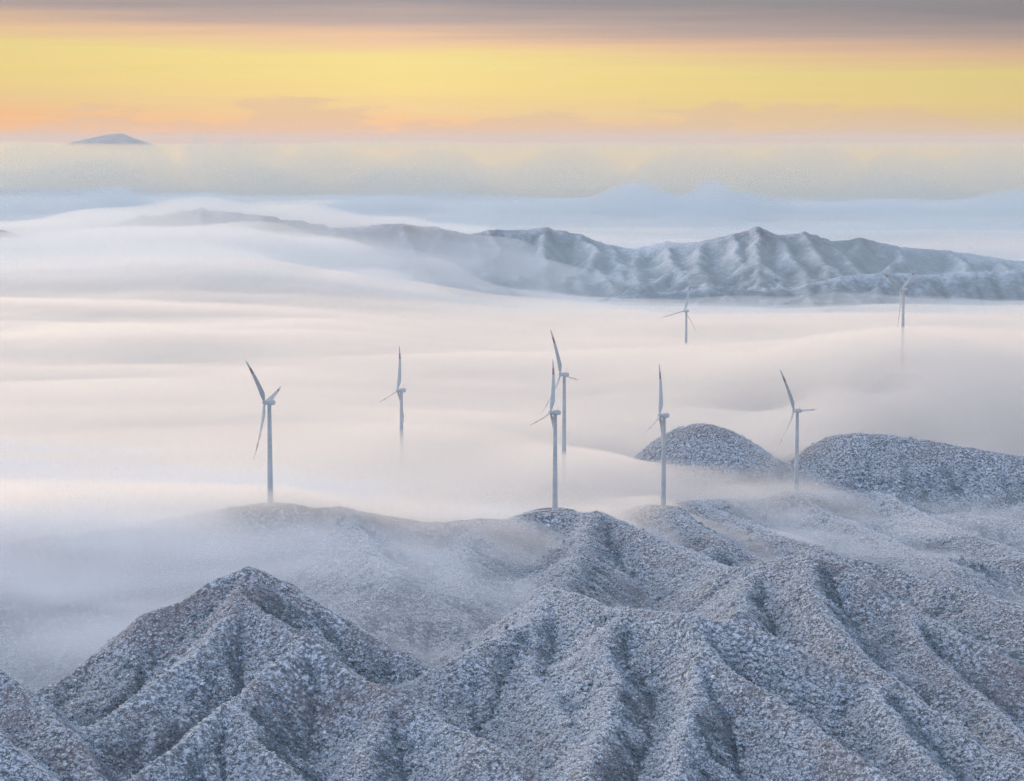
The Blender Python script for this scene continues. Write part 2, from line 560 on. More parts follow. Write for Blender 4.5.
def fog_height(X, Y):
    Z = idw(X, Y, _fa, _fl, _fp[:, 2])
    s = smooth01(1900, 3000, Y)
    wx = X + 260 * fbm(X / 700, Y / 420, 3, 141)
    wy = Y + 150 * fbm(X / 620, Y / 380, 3, 143)
    big = fbm(wx / 900 + .2 * wy / 800, wy / 360, 4, 111)
    small = fbm(wx / 340, wy / 110, 4, 117)
    Z = Z + (5 + 19 * s) * big + (2.5 + 3.5 * s) * small
    far = smooth01(7000, 12000, Y)
    Z = Z + far * 45 * fbm(X / 4000, Y / 1800, 3, 119)
    # towards the camera the fog dives under the near hills
    sh = 85 * smooth01(-.085, -.15, X / Y) + 60 * fbm(X / 130, Y / 90, 3, 147)      # on the left it reaches further down the slope
    return Z - 220 * (1 - smooth01(1560 - sh, 1765 - sh, Y))


def closed_heightfield(name, X, Y, Z, bottom, mat):
    """a sheet with side walls and a floor: a closed body to hold a volume"""
    r, c = X.shape
    top = np.stack([X, Y, Z], -1).reshape(-1, 3)
    bot = top.copy()
    bot[:, 2] = bottom if np.isscalar(bottom) else bottom.ravel()
    co = np.concatenate([top, bot]).astype(np.float32)
    i = np.arange(r * c).reshape(r, c)
    n = r * c
    fa = [np.stack([i[:-1, :-1], i[:-1, 1:], i[1:, 1:], i[1:, :-1]], -1).reshape(-1, 4),
          np.stack([i[:-1, :-1], i[1:, :-1], i[1:, 1:], i[:-1, 1:]], -1).reshape(-1, 4) + n]
    for e in (i[0, :], i[-1, ::-1], i[::-1, 0], i[:, -1]):
        fa.append(np.stack([e[:-1], e[:-1] + n, e[1:] + n, e[1:]], -1))
    q = np.concatenate(fa).astype(np.int32)
    me = bpy.data.meshes.new(name)
    me.vertices.add(len(co))
    me.vertices.foreach_set("co", co.ravel())
    me.loops.add(q.size)
    me.loops.foreach_set("vertex_index", q.ravel())
    me.polygons.add(len(q))
    me.polygons.foreach_set("loop_start", np.arange(0, q.size, 4, dtype=np.int32))
    me.polygons.foreach_set("loop_total", np.full(len(q), 4, dtype=np.int32))
    me.update(calc_edges=True)
    me.materials.append(mat)
    o = bpy.data.objects.new(name, me)
    COL.objects.link(o)
    return o


D = np.geomspace(1400, 39000, 460)
A = np.tan(np.radians(np.linspace(-24, 24, 340)))
FY = np.repeat(D[:, None], len(A), 1)
FX = FY * A[None, :]
FZ = fog_height(FX, FY)
M_fog = volume_material("thick_fog", (.994, .979, .957), .019, .6)
fog = closed_heightfield("fog", FX, FY, FZ, 60.0, M_fog)
fog["kind"] = "stuff"
fog["label"] = "sea of pale fog filling the valleys between the ridges"

# thinner fog that spills over the near crest into the hollows
VEIL = [
    (-100, 548, 1500), (0, 550, 1500), (100, 545, 1500), (200, 545, 1500), (290, 556, 1500), (400, 572, 1500), (500, 590, 1500), (600, 640, 1500), (750, 680, 1500),
    (0, 515, 1650), (100, 510, 1650), (200, 508, 1650), (300, 516, 1650), (400, 535, 1650), (500, 547, 1650), (600, 590, 1650), (750, 620, 1650),
    (0, 600, 1380), (150, 600, 1390), (250, 590, 1400), (350, 615, 1400), (450, 650, 1400), (600, 700, 1400),
    (-100, 498, 1745), (0, 498, 1745), (100, 495, 1745), (190, 497, 1750), (0, 505, 1800), (268, 494, 1790), (400, 506, 1820), (500, 509, 1860), (600, 520, 1860), (750, 580, 1860),
    (680, 520, 1950), (760, 520, 2000), (800, 522, 2000), (900, 526, 2000), (1000, 538, 2000), (850, 494, 2200), (950, 493, 2200), (1080, 493, 2200), (740, 495, 2180), (660, 505, 2150),
    (900, 640, 1700), (1050, 660, 1700), (1050, 760, 1450), (900, 740, 1450), (1050, 586, 1850), (900, 562, 1850),
]
_vp = np.array([at(*p) for p in VEIL])
D = np.geomspace(1370, 2280, 170)
A = np.tan(np.radians(np.linspace(-18, 18, 340)))
VY = np.repeat(D[:, None], len(A), 1)
VX = VY * A[None, :]
VZ = idw(VX, VY, _vp[:, 0] / _vp[:, 1], np.log(_vp[:, 1]), _vp[:, 2]) + 9 * fbm(VX / 120, VY / 90, 4, 131) + 3 * fbm(VX / 40, VY / 30, 3, 137)
M_veil = volume_material("thin_fog", (.93, .96, .99), .0045, -.1)
nt = M_veil.node_tree
mp_ = nt.nodes.new("ShaderNodeMapping")
mp_.inputs["Scale"].default_value = (1 / 230, 1 / 120, 1 / 42)
mp_.inputs["Rotation"].default_value = (0, 0, .35)
nt.links.new(nt.nodes.new("ShaderNodeTexCoord").outputs["Object"], mp_.inputs[0])
nz_ = noise_node(nt, 1.0, 3, .55, mp_.outputs[0], .8)
dn_ = nt.nodes.new("ShaderNodeMapRange")
dn_.interpolation_type = "SMOOTHSTEP"
for k_, v_ in (("From Min", .36), ("From Max", .66), ("To Min", .0004), ("To Max", .0092)):
    dn_.inputs[k_].default_value = v_
nt.links.new(nz_, dn_.inputs["Value"])
nt.links.new(dn_.outputs[0], [n for n in nt.nodes if n.type == "PRINCIPLED_VOLUME"][0].inputs["Density"])
veil = closed_heightfield("mist_or_cloud", VX, VY, VZ, 60.0, M_veil)
veil["kind"] = "stuff"


# low cloud lumps beyond the mountains
LUMPS = [(640, 181, 9300, 58, 200), (690, 198, 9000, 46, 200), (560, 199, 9200, 50, 200), (385, 194, 9400, 34, 160), (345, 198, 9300, 26, 160),
         (490, 201, 8900, 50, 200), (712, 176, 9500, 24, 120), (740, 190, 9500, 40, 120), (880, 200, 9100, 70, 250), (960, 208, 9000, 80, 250), (1010, 190, 9500, 60, 200),
         (110, 186, 9400, 34, 160), (0, 198, 8800, 16, 160), (215, 190, 9500, 30, 160)]
D = np.geomspace(6900, 11500, 130)
A = np.tan(np.radians(np.linspace(-19, 19, 420)))
CY = np.repeat(D[:, None], len(A), 1)
CX = CY * A[None, :]
CZ = fog_height(CX, CY) + 20 * smooth01(6900, 8200, CY) - 30 * (1 - smooth01(6900, 7600, CY))
for (px, py, d, hw, dep) in LUMPS:
    x, y, z = at(px, py, d)
    wx = CX + 120 * fbm(CX / 420, CY / 420, 4, 301)
    g = np.exp(-((wx - x) / (hw / F * d)) ** 2 - ((CY - y) / (dep * 2.2)) ** 2)
    CZ = np.maximum(CZ, CZ + (z - CZ) * g)
CZ = CZ + 16 * fbm(CX / 260, CY / 420, 4, 307) + 26 * fbm(CX / 800, CY / 700, 3, 309)
M_lump = volume_material("low_cloud", (.66, .79, .88), .0034, .1)
lump = closed_heightfield("mist_or_cloud", CX, CY, CZ, 60.0, M_lump)
lump["kind"] = "stuff"

# the cloud sea far out, rising almost to the height of the eye
D = np.geomspace(9500, 39500, 120)
A = np.tan(np.radians(np.linspace(-26, 26, 260)))
QY = np.repeat(D[:, None], len(A), 1)
QX = QY * A[None, :]
QZ = 240 + 335 * smooth01(9500, 13500, QY) + (34 * fbm(QX / 1500, QY / 2600, 4, 331) - 12) * smooth01(10000, 14000, QY)
QZ = QZ + smooth01(15000, 26000, QY) * (12 + 85 * fbm(QX / 2600, QY / 7000, 5, 335))
M_dist = volume_material("distant_cloud", (.90, .82, .58), 2.6e-4, .65)
dist = closed_heightfield("distant_cloud", QX, QY, QZ, 60.0, M_dist)
dist["kind"] = "stuff"

# fainter cloud banks farther out, in front of the glow
BANKS = [(30, 143, 11900, 60), (80, 142, 11900, 40), (112, 139, 11900, 30), (150, 140, 11900, 40), (215, 132, 11900, 24), (250, 137, 11900, 36), (330, 144, 11900, 70), (450, 148, 11800, 60), (560, 146, 11900, 60), (700, 148, 11800, 70),
         (800, 145, 11900, 70), (900, 150, 11800, 60), (1000, 145, 11900, 70), (90, 160, 11500, 60), (260, 164, 11500, 60), (420, 168, 11400, 50), (900, 172, 11400, 60), (0, 168, 11400, 50)]
D = np.geomspace(10900, 12700, 60)
A = np.tan(np.radians(np.linspace(-19, 19, 420)))
BY = np.repeat(D[:, None], len(A), 1)
BX = BY * A[None, :]
BZ = np.full(BX.shape, 330.0) + 25 * fbm(BX / 900, BY / 600, 3, 341)
for (px, py, d, hw) in BANKS:
    x, y, z = at(px, py, d)
    wx = BX + 420 * fbm(BX / 900, BY / 700, 4, 343)
    g = np.exp(-((wx - x) / (hw / F * d)) ** 2 - ((BY - y) / 260) ** 2)
    BZ = np.maximum(BZ, 330 + (z - 330) * g ** .6)
BZ = BZ + 14 * fbm(BX / 420, BY / 420, 5, 347)
M_bank = volume_material("far_cloud", (.66, .75, .76), .0014, .1)
bank = closed_heightfield("mist_or_cloud", BX, BY, BZ, 60.0, M_bank)
bank["kind"] = "stuff"

# thin cloud flowing over the left end of the mountains
FLOW = [(-150, 246, 5000), (0, 238, 5000), (120, 226, 5000), (220, 222, 5000), (320, 236, 5000), (420, 256, 5000), (520, 290, 5000), (620, 310, 5000),
        (-150, 238, 5900), (0, 226, 5900), (100, 206, 5900), (200, 196, 5900), (300, 203, 5900), (400, 215, 5900), (480, 236, 5900), (620, 290, 5900), (800, 320, 5900), (1060, 320, 5900),
        (0, 228, 6600), (200, 215, 6600), (400, 226, 6600), (620, 240, 6600), (0, 254, 4500), (200, 245, 4500), (350, 270, 4500), (0, 262, 4350), (200, 254, 4350), (500, 306, 4500), (600, 299, 4650), (700, 296, 4650), (850, 297, 4650), (1050, 299, 4650), (700, 300, 5000), (850, 302, 5000), (1050, 302, 5000)]
_wp = np.array([at(*p) for p in FLOW])
D = np.geomspace(3900, 6300, 40)
A = np.tan(np.radians(np.linspace(-20, 20, 60)))
UY = np.repeat(D[:, None], len(A), 1)
UX = UY * A[None, :]
UZ = 385 - 75 * (1 - smooth01(3900, 4700, UY)) + 10 * fbm(UX / 900, UY / 600, 3, 313)
M_air = volume_material("valley_air", (.62, .83, .98), 3.4e-4, 0.0)
air = closed_heightfield("mist_or_cloud", UX, UY, UZ, 60.0, M_air)
air["kind"] = "stuff"
D = np.geomspace(4150, 6900, 100)
A = np.tan(np.radians(np.linspace(-19, 19, 360)))
WY = np.repeat(D[:, None], len(A), 1)
WX = WY * A[None, :]
WZ = idw(WX, WY, _wp[:, 0] / _wp[:, 1], np.log(_wp[:, 1]), _wp[:, 2]) + (10 + 14 * smooth01(.02, .08, WX / WY)) * fbm(WX / 300, WY / 200, 4, 311)
M_flow = volume_material("flowing_cloud", (.93, .965, .99), .0042, .4)
flow = closed_heightfield("mist_or_cloud", WX, WY, WZ, 60.0, M_flow)
flow["kind"] = "stuff"


# haze over everything
def box(name, lo, hi, mat):
    x0, y0, z0 = lo
    x1, y1, z1 = hi
    v = [(x0, y0, z0), (x1, y0, z0), (x1, y1, z0), (x0, y1, z0), (x0, y0, z1), (x1, y0, z1), (x1, y1, z1), (x0, y1, z1)]
    f = [(0, 3, 2, 1), (4, 5, 6, 7), (0, 1, 5, 4), (1, 2, 6, 5), (2, 3, 7, 6), (3, 0, 4, 7)]
    me = bpy.data.meshes.new(name)
    me.from_pydata(v, [], f)
    me.materials.append(mat)
    o = bpy.data.objects.new(name, me)
    COL.objects.link(o)
    return o


M_haze = volume_material("thin_haze", (.84, .83, .82), 3e-5, .0)
hz = box("haze", (-41000, -4000, 50), (41000, 41000, 702), M_haze)
hz["kind"] = "stuff"

# ------------------------------------------------------------------ frosted scrub
def shrub_mesh(name, seed, n=64, tall=1.0):
    r = random.Random(seed)
    vs, fs, mi = [], [], []
    lobes = [(r.uniform(-.45, .45), r.uniform(-.45, .45), r.uniform(.35, .8) * tall, r.uniform(.35, .6)) for _ in range(5)]
    for i in range(n):
        lx, ly, lz, lr = lobes[i % 5]
        d = Vector((r.gauss(0, 1), r.gauss(0, 1), r.gauss(0, .9) + .35)).normalized()
        p = Vector((lx, ly, lz)) + d * lr * r.uniform(.7, 1.05)
        p.z = max(p.z, .02)
        nrm = (d + Vector((r.gauss(0, .45), r.gauss(0, .45), r.gauss(0, .45)))).normalized()
        t = nrm.orthogonal().normalized()
        t = Matrix.Rotation(r.uniform(0, 6.28), 3, nrm) @ t
        b = nrm.cross(t)
        s = r.uniform(.09, .21)
        k = len(vs)
        m_ = r.uniform(.5, 1.0)
        vs += [p - t * s, p + b * s * m_ * .8, p + t * s * 1.1, p - b * s * m_]
        fs.append((k, k + 1, k + 2, k + 3))
        mi.append(0 if r.random() < .60 + .45 * nrm.z else 1)          # frost and snow lie on top
    me = bpy.data.meshes.new(name)
    me.from_pydata([tuple(v) for v in vs], [], fs)
    me.polygons.foreach_set("material_index", mi)
    return me


def scrub_material(name, frost):
    m, nt, out = new_mat(name)
    b = principled(nt, out, .85)
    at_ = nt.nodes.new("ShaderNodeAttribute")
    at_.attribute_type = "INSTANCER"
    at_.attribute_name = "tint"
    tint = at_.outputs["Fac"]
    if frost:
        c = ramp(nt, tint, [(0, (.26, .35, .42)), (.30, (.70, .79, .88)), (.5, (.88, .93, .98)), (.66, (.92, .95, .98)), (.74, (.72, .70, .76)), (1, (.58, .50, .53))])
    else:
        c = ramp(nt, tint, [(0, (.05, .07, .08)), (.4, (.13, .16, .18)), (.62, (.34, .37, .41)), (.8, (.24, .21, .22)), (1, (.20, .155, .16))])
    nt.links.new(c, b.inputs["Base Color"])
    return m


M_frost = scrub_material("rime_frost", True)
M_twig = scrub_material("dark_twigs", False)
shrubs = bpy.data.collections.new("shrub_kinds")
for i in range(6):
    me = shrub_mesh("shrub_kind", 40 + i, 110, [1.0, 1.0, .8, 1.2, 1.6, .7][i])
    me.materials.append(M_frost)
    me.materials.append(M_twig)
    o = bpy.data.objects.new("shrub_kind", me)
    shrubs.objects.link(o)

# the service track along the crest
def h_at(x, y):
    lr_ = np.log(y / 700) / math.log(4300 / 700) * 899
    lc_ = (np.degrees(np.arctan2(x, y)) + 17.5) / 35 * 719
    # inverse of tan spacing is exact because the columns are spaced evenly in angle
    i_, j_ = np.floor(lr_).astype(int), np.floor(lc_).astype(int)
    a_, b_ = lr_ - i_, lc_ - j_
    return NZ[i_, j_] * (1 - a_) * (1 - b_) + NZ[i_ + 1, j_] * a_ * (1 - b_) + NZ[i_, j_ + 1] * (1 - a_) * b_ + NZ[i_ + 1, j_ + 1] * a_ * b_


TRACKS = [[(274, 506, 1768), (300, 506, 1780), (335, 509, 1788), (370, 514, 1795), (405, 519, 1802), (450, 522, 1815), (500, 519, 1838), (552, 511, 1862)]]
track_pts = []
M_track, nt, out = new_mat("snowy_track")
bt = principled(nt, out, .9)
tn = noise_node(nt, .4, 4, .6, nt.nodes.new("ShaderNodeTexCoord").outputs["Object"])
nt.links.new(ramp(nt, tn, [(.35, (.26, .26, .28)), (.6, (.52, .54, .58))]), bt.inputs["Base Color"])
for tr in TRACKS:
    P = np.array([at(*p) for p in tr])[:, :2]
    seg = np.concatenate([[0], np.cumsum(np.hypot(*np.diff(P, axis=0).T))])
    tt = np.arange(0, seg[-1], 3.0)
    cxy = np.stack([np.interp(tt, seg, P[:, 0]), np.interp(tt, seg, P[:, 1])], -1)
    for _ in range(40):
        cxy[1:-1] = (cxy[:-2] + 2 * cxy[1:-1] + cxy[2:]) / 4
    tg = np.gradient(cxy, axis=0)
    tg /= np.hypot(tg[:, 0], tg[:, 1])[:, None]
    nn_ = np.stack([-tg[:, 1], tg[:, 0]], -1)
    offs = np.linspace(-3.2, 3.2, 5)
    TX = cxy[:, 0][:, None] + nn_[:, 0][:, None] * offs[None, :]
    TY = cxy[:, 1][:, None] + nn_[:, 1][:, None] * offs[None, :]
    TZ = np.max(np.stack([h_at(TX, TY), np.repeat(h_at(TX, TY).mean(1)[:, None], 5, 1)]), axis=0) + .35
    o = grid_mesh("track", TX, TY, TZ, M_track)
    o["kind"] = "structure"
    track_pts.append(cxy)
track_pts = np.concatenate(track_pts)

# where the shrubs grow
N_TRY = 1600000
a = np.tan(np.radians(rng.uniform(-15.2, 15.2, N_TRY)))
dmin, dmax = 960.0, 2480.0
yy = np.sqrt(rng.uniform(dmin ** 2, dmax ** 2, N_TRY))
# more of them close by, where they show as single bushes
keep = rng.random(N_TRY) < np.clip(1.15 - .35 * (yy - 1000) / 1400, .5, 1)
a, yy = a[keep], yy[keep]
xx = a * yy
# sample the mesh itself so that every bush stands on the surface
rows, cols = NX.shape
lr = np.log(yy / 700) / math.log(4300 / 700) * (rows - 1)
lc = (np.degrees(np.arctan(a)) + 17.5) / 35 * (cols - 1)
i0, j0 = np.floor(lr).astype(int), np.floor(lc).astype(int)
fr, fc = lr - i0, lc - j0
zz = (NZ[i0, j0] * (1 - fr) * (1 - fc) + NZ[i0 + 1, j0] * fr * (1 - fc) + NZ[i0, j0 + 1] * (1 - fr) * fc + NZ[i0 + 1, j0 + 1] * fr * fc)
okk = fog_height(xx, yy) < zz + 22
for (tx, ty, tz, th, ph) in turb_xy:
    okk &= np.hypot(xx - tx, yy - ty) > 17
for tx, ty in track_pts[::2]:
    near_t = np.abs(xx - tx) < 9
    okk[near_t] &= np.hypot(xx[near_t] - tx, yy[near_t] - ty) > 5.2
patch = fbm(xx / 70, yy / 70, 4, 201)
okk &= rng.random(len(xx)) < np.clip(.89 + .9 * patch, .42, .97)
xx, yy, zz = xx[okk], yy[okk], zz[okk]
patch = patch[okk]
# rime on exposed crests; shade of gullies and right-hand slopes painted in; bigger shrubs grow in the hollows
n = len(xx)
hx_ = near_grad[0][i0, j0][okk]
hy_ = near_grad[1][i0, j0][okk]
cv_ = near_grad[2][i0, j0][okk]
wind = np.clip(-.85 * hx_ * -1 + .0 * hy_, -1, 1)      # left-facing slopes lighter: rime, with the side light painted in
redp = smooth01(.05, .4, fbm(xx / 110, yy / 110, 3, 211))
frostp = fbm(xx / 50, yy / 50, 4, 221)
tint = np.clip(.50 + .45 * frostp + .50 * wind + .55 * np.clip(cv_, -.4, 1) + rng.normal(0, .10, n), 0, .66)  # wind also carries the side light; low cv_ darkens: gully shade put into the tint
red = rng.random(n) < redp * .24
tint = np.where(red, rng.uniform(.72, 1.0, n), tint)
scl = np.clip(rng.lognormal(-.32, .44, n), .36, 2.4) * (1 + .25 * smooth01(1700, 2300, yy)) * (1 - .25 * redp) * np.clip(1 - .38 * cv_, .55, 1.5)
# taller, darker trees in loose groups, most of them down in the gullies
grove = smooth01(.05, .45, fbm(xx / 38, yy / 38, 3, 231)) * np.clip(.35 - .9 * cv_, 0.02, 1)
tall_tree = rng.random(n) < grove * .22
scl = np.where(tall_tree, scl * rng.uniform(1.5, 2.3, n), scl)
tint = np.where(tall_tree, np.clip(rng.normal(.14, .10, n), 0, .5), tint)
pm = bpy.data.meshes.new("frosted_scrub")
pm.vertices.add(n)
pm.vertices.foreach_set("co", np.stack([xx, yy, zz - .25], -1).astype(np.float32).ravel())
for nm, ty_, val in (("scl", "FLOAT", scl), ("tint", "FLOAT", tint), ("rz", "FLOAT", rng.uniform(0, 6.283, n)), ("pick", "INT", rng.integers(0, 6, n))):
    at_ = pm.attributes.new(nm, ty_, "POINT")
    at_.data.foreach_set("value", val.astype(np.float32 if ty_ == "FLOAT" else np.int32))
scrub = bpy.data.objects.new("frosted_scrub", pm)
COL.objects.link(scrub)
scrub["kind"] = "stuff"
scrub["label"] = "frosted scrub covering the near hills and domes"
ng = bpy.data.node_groups.new("scatter_scrub", "GeometryNodeTree")
ng.interface.new_socket("Geometry", in_out="INPUT", socket_type="NodeSocketGeometry")
ng.interface.new_socket("Geometry", in_out="OUTPUT", socket_type="NodeSocketGeometry")
gi = ng.nodes.new("NodeGroupInput")
go = ng.nodes.new("NodeGroupOutput")
ip = ng.nodes.new("GeometryNodeInstanceOnPoints")
ci = ng.nodes.new("GeometryNodeCollectionInfo")
ci.inputs["Collection"].default_value = shrubs
ci.inputs["Separate Children"].default_value = True
ci.inputs["Reset Children"].default_value = True
ip.inputs["Pick Instance"].default_value = True


def named(nm, ty_):
    nn = ng.nodes.new("GeometryNodeInputNamedAttribute")
    nn.data_type = ty_
    nn.inputs["Name"].default_value = nm
    return nn.outputs["Attribute"]


cx = ng.nodes.new("ShaderNodeCombineXYZ")
ng.links.new(named("rz", "FLOAT"), cx.inputs[2])
ng.links.new(gi.outputs[0], ip.inputs["Points"])
ng.links.new(ci.outputs[0], ip.inputs["Instance"])
ng.links.new(named("pick", "INT"), ip.inputs["Instance Index"])
ng.links.new(cx.outputs[0], ip.inputs["Rotation"])
ng.links.new(named("scl", "FLOAT"), ip.inputs["Scale"])
ng.links.new(ip.outputs[0], go.inputs[0])
md = scrub.modifiers.new("scatter", "NODES")
md.node_group = ng

# ------------------------------------------------------------------ wind turbines
def paint(name, col, rough=.45, frost=True):
    m, nt, out = new_mat(name)
    b = principled(nt, out, rough)
    tc = nt.nodes.new("ShaderNodeTexCoord").outputs["Object"]
    n1 = noise_node(nt, .35, 5, .65, tc)
    dark = tuple(c * .86 for c in col)
    c = ramp(nt, n1, [(.38, dark), (.62, col)])
    nt.links.new(c, b.inputs["Base Color"])
    return m


M_white = paint("white_turbine_paint", (.50, .51, .50))
M_red = paint("red_band_paint", (.34, .21, .20))
M_steel = paint("grey_steel", (.25, .26, .28))


def mesh_obj(name, vs, fs, mats, mi=None, parent=None, smooth=True):
    me = bpy.data.meshes.new(name)
    me.from_pydata([tuple(v) for v in vs], [], fs)
    for m in mats:
        me.materials.append(m)
    if mi:
        me.polygons.foreach_set("material_index", mi)
    if smooth:
        me.polygons.foreach_set("use_smooth", [True] * len(fs))
    me.update()
    o = bpy.data.objects.new(name, me)
    COL.objects.link(o)
    o.parent = parent
    return o


def lathe(profile, n=24, axis="z"):
    vs, fs = [], []
    for (r, h) in profile:
        for i in range(n):
            a_ = 2 * math.pi * i / n
            x, y = r * math.cos(a_), r * math.sin(a_)
            vs.append((x, y, h) if axis == "z" else (x, h, y))
    for j in range(len(profile) - 1):
        for i in range(n):
            k = (i + 1) % n
            f = (j * n + i, j * n + k, (j + 1) * n + k, (j + 1) * n + i)
            fs.append(f if axis == "z" else f[::-1])
    fs.append(tuple(range(n))[::-1] if axis == "z" else tuple(range(n)))
    top = [(len(profile) - 1) * n + i for i in range(n)]
    fs.append(tuple(top) if axis == "z" else tuple(top[::-1]))
    return vs, fs


def loft(sections):
    n = len(sections[0])
    vs = [p for s in sections for p in s]
    fs = []
    for j in range(len(sections) - 1):
        for i in range(n):
            k = (i + 1) % n
            fs.append((j * n + i, j * n + k, (j + 1) * n + k, (j + 1) * n + i))
    fs.append(tuple(range(n))[::-1])
    fs.append(tuple((len(sections) - 1) * n + i for i in range(n)))
    return vs, fs


BLADE = 45.5


def blade_mesh():
    secs, mats = [], []
    S = [0, .02, .05, .09, .14, .19, .25, .32, .40, .48, .56, .64, .70, .76, .82, .88, .93, .97, .99, 1.0]
    for s in S:
        r = 1.2 + s * (BLADE - 1.2)
        if s < .19:
            t = s / .19
            t = t * t * (3 - 2 * t)
            ch = 1.9 + (3.9 - 1.9) * t
            th = 1.9 + (1.25 - 1.9) * t
        else:
            t = (s - .19) / .81
            ch = 3.9 * (1 - t) ** .85 + .75 * t
            th = 1.25 * (1 - t) + .34 * t
            if s > .96:
                ch *= .55 + .45 * (1 - s) / .04
        tw = -math.radians(22 * (1 - s) ** 1.6 + 50)
        bend = -3.6 * s ** 2
        sec = []
        off = -.18 * ch * min(1, s / .19)
        for i in range(14):
            a_ = 2 * math.pi * i / 14
            x = ch / 2 * math.cos(a_) + off
            y = th / 2 * math.sin(a_) * (1.0 if s < .05 else (.55 + .45 * math.cos(a_ / 2) ** 2))
            X_ = x * math.cos(tw) - y * math.sin(tw)
            Y_ = x * math.sin(tw) + y * math.cos(tw)
            sec.append((X_, Y_ + bend, r))
        secs.append(sec)
    vs, fs = loft(secs)
    mi = []
    for j in range(len(S) - 1):
        mid = (S[j] + S[j + 1]) / 2
        mi += [1 if .71 < mid < .82 else 0] * 14
    mi += [0, 0]
    return vs, fs, mi


def make_turbine():
    root = bpy.data.objects.new("wind_turbine", None)
    root.empty_display_size = 5
    COL.objects.link(root)
    root["category"] = "wind turbine"
    root["group"] = "white wind turbines standing in the fog"
    prof = [(3.3, -1.0), (3.3, .25), (2.35, .25), (2.32, 2)]
    for z in (26.0, 26.25, 26.5, 52.0, 52.25, 52.5):
        pass
    prof += [(2.32 - .85 * (z / 78.2), z) for z in (8, 16, 25.8)]
    rr = lambda z: 2.32 - .85 * (z / 78.2)
    prof += [(rr(26) + .06, 26.0), (rr(26) + .06, 26.4), (rr(26.6), 26.6), (rr(40), 40), (rr(52), 52.0), (rr(52) + .06, 52.2), (rr(52) + .06, 52.6), (rr(52.8), 52.8), (rr(66), 66), (rr(78), 78.0), (1.6, 78.1), (1.6, 78.6)]
    mesh_obj("tower", *lathe(prof, 28), [M_white], parent=root)
    tower = root.children[0]
    dv, df = [], []
    for x, y in ((-.5, -2.40), (.5, -2.40)):
        for z in (.35, 2.6):
            dv += [(x, y, z), (x, y + .3, z)]
    df = [(0, 2, 6, 4), (1, 5, 7, 3), (0, 4, 5, 1), (2, 3, 7, 6), (0, 1, 3, 2), (4, 6, 7, 5)]
    mesh_obj("door", dv, df, [M_steel], parent=tower, smooth=False)
    # nacelle: rounded box lofted along the rotor axis (local -Y is the front)
    secs = []
    for y, w, h, zc in ((-2.25, 1.45, 1.45, 80.0), (-1.8, 1.75, 1.75, 80.05), (-.5, 1.95, 1.95, 80.15), (1.5, 2.05, 2.1, 80.2), (3.2, 1.95, 2.0, 80.25), (4.3, 1.6, 1.6, 80.3), (4.7, 1.0, 1.0, 80.35)):
        sec = []
        for i in range(20):
            a_ = 2 * math.pi * i / 20
            c, s = math.cos(a_), math.sin(a_)
            e = .55
            sec.append((w * abs(c) ** e * (1 if c > 0 else -1), y, zc + h * abs(s) ** e * (1 if s > 0 else -1)))
        secs.append(sec)
    vs, fs = loft(secs)
    mesh_obj("nacelle", vs, [f[::-1] for f in fs], [M_white], parent=root)
    nac = root.children[-1]
    vs, fs = lathe([(.09, 82.0), (.09, 84.2), (.2, 84.2), (.2, 84.5)], 8)
    mesh_obj("wind_vane", [(x + .4, y + 2.6, z) for x, y, z in vs], fs, [M_steel], parent=nac)
    vs, fs = lathe([(.05, -6.0), (.55, -5.85), (1.05, -5.4), (1.45, -4.7), (1.66, -4.1), (1.66, -3.1), (1.45, -2.3)], 24, "y")
    mesh_obj("hub", [(x, y, z + 80.0) for x, y, z in vs], fs, [M_white], parent=root)
    bv, bf, bm_ = blade_mesh()
    for i in range(3):
        if i == 0:
            b = mesh_obj("blade", bv, bf, [M_white, M_red], bm_, parent=root)
        else:
            b = bpy.data.objects.new("blade", b.data)
            COL.objects.link(b)
            b.parent = root
        b.location = (0, -OVER, 80.0)
    return root


LABELS = [
    "leftmost wind turbine, one blade up left, one up right, one hanging down",
    "white wind turbine standing alone in deep fog, right of the leftmost one, base hidden",
    "front wind turbine of the overlapping pair, on the snowy knoll, with red banded upright blade",
    "rear wind turbine of the overlapping pair, its foot hidden in fog",
    "wind turbine with upright red tipped blade just left of the small round dome hill",
    "wind turbine on a snowy pad between the small dome and the long dome hill",
    "small faraway wind turbine in front of the middle of the mountains, one blade pointing left",
    "faraway wind turbine at the far right with two blades raised in a V",
]
proto = make_turbine()
for i, (tx, ty, tz, th, ph) in enumerate(turb_xy):
    if i == 0:
        r = proto
        kids = list(proto.children)
    else:
        r = proto.copy()
        COL.objects.link(r)
        kids = []
        for ch in proto.children:
            c = ch.copy()
            COL.objects.link(c)
            c.parent = r
            kids.append(c)
            for g in ch.children:
                d = g.copy()
                COL.objects.link(d)
                d.parent = c
    r.location = (tx, ty, tz)
    r.rotation_euler = (0, 0, th)
    r["label"] = LABELS[i]
    up = TALL.get(i, 0)
    for c in kids:
        if c.name.startswith("tower"):
            c.scale.z = (78.6 + up) / 78.6
        else:
            c.location.z += up
    bl = [c for c in kids if c.name.startswith("blade")]
    for j, b in enumerate(bl):
        b.rotation_euler = (0, math.radians(-ph - 120 * j), 0)

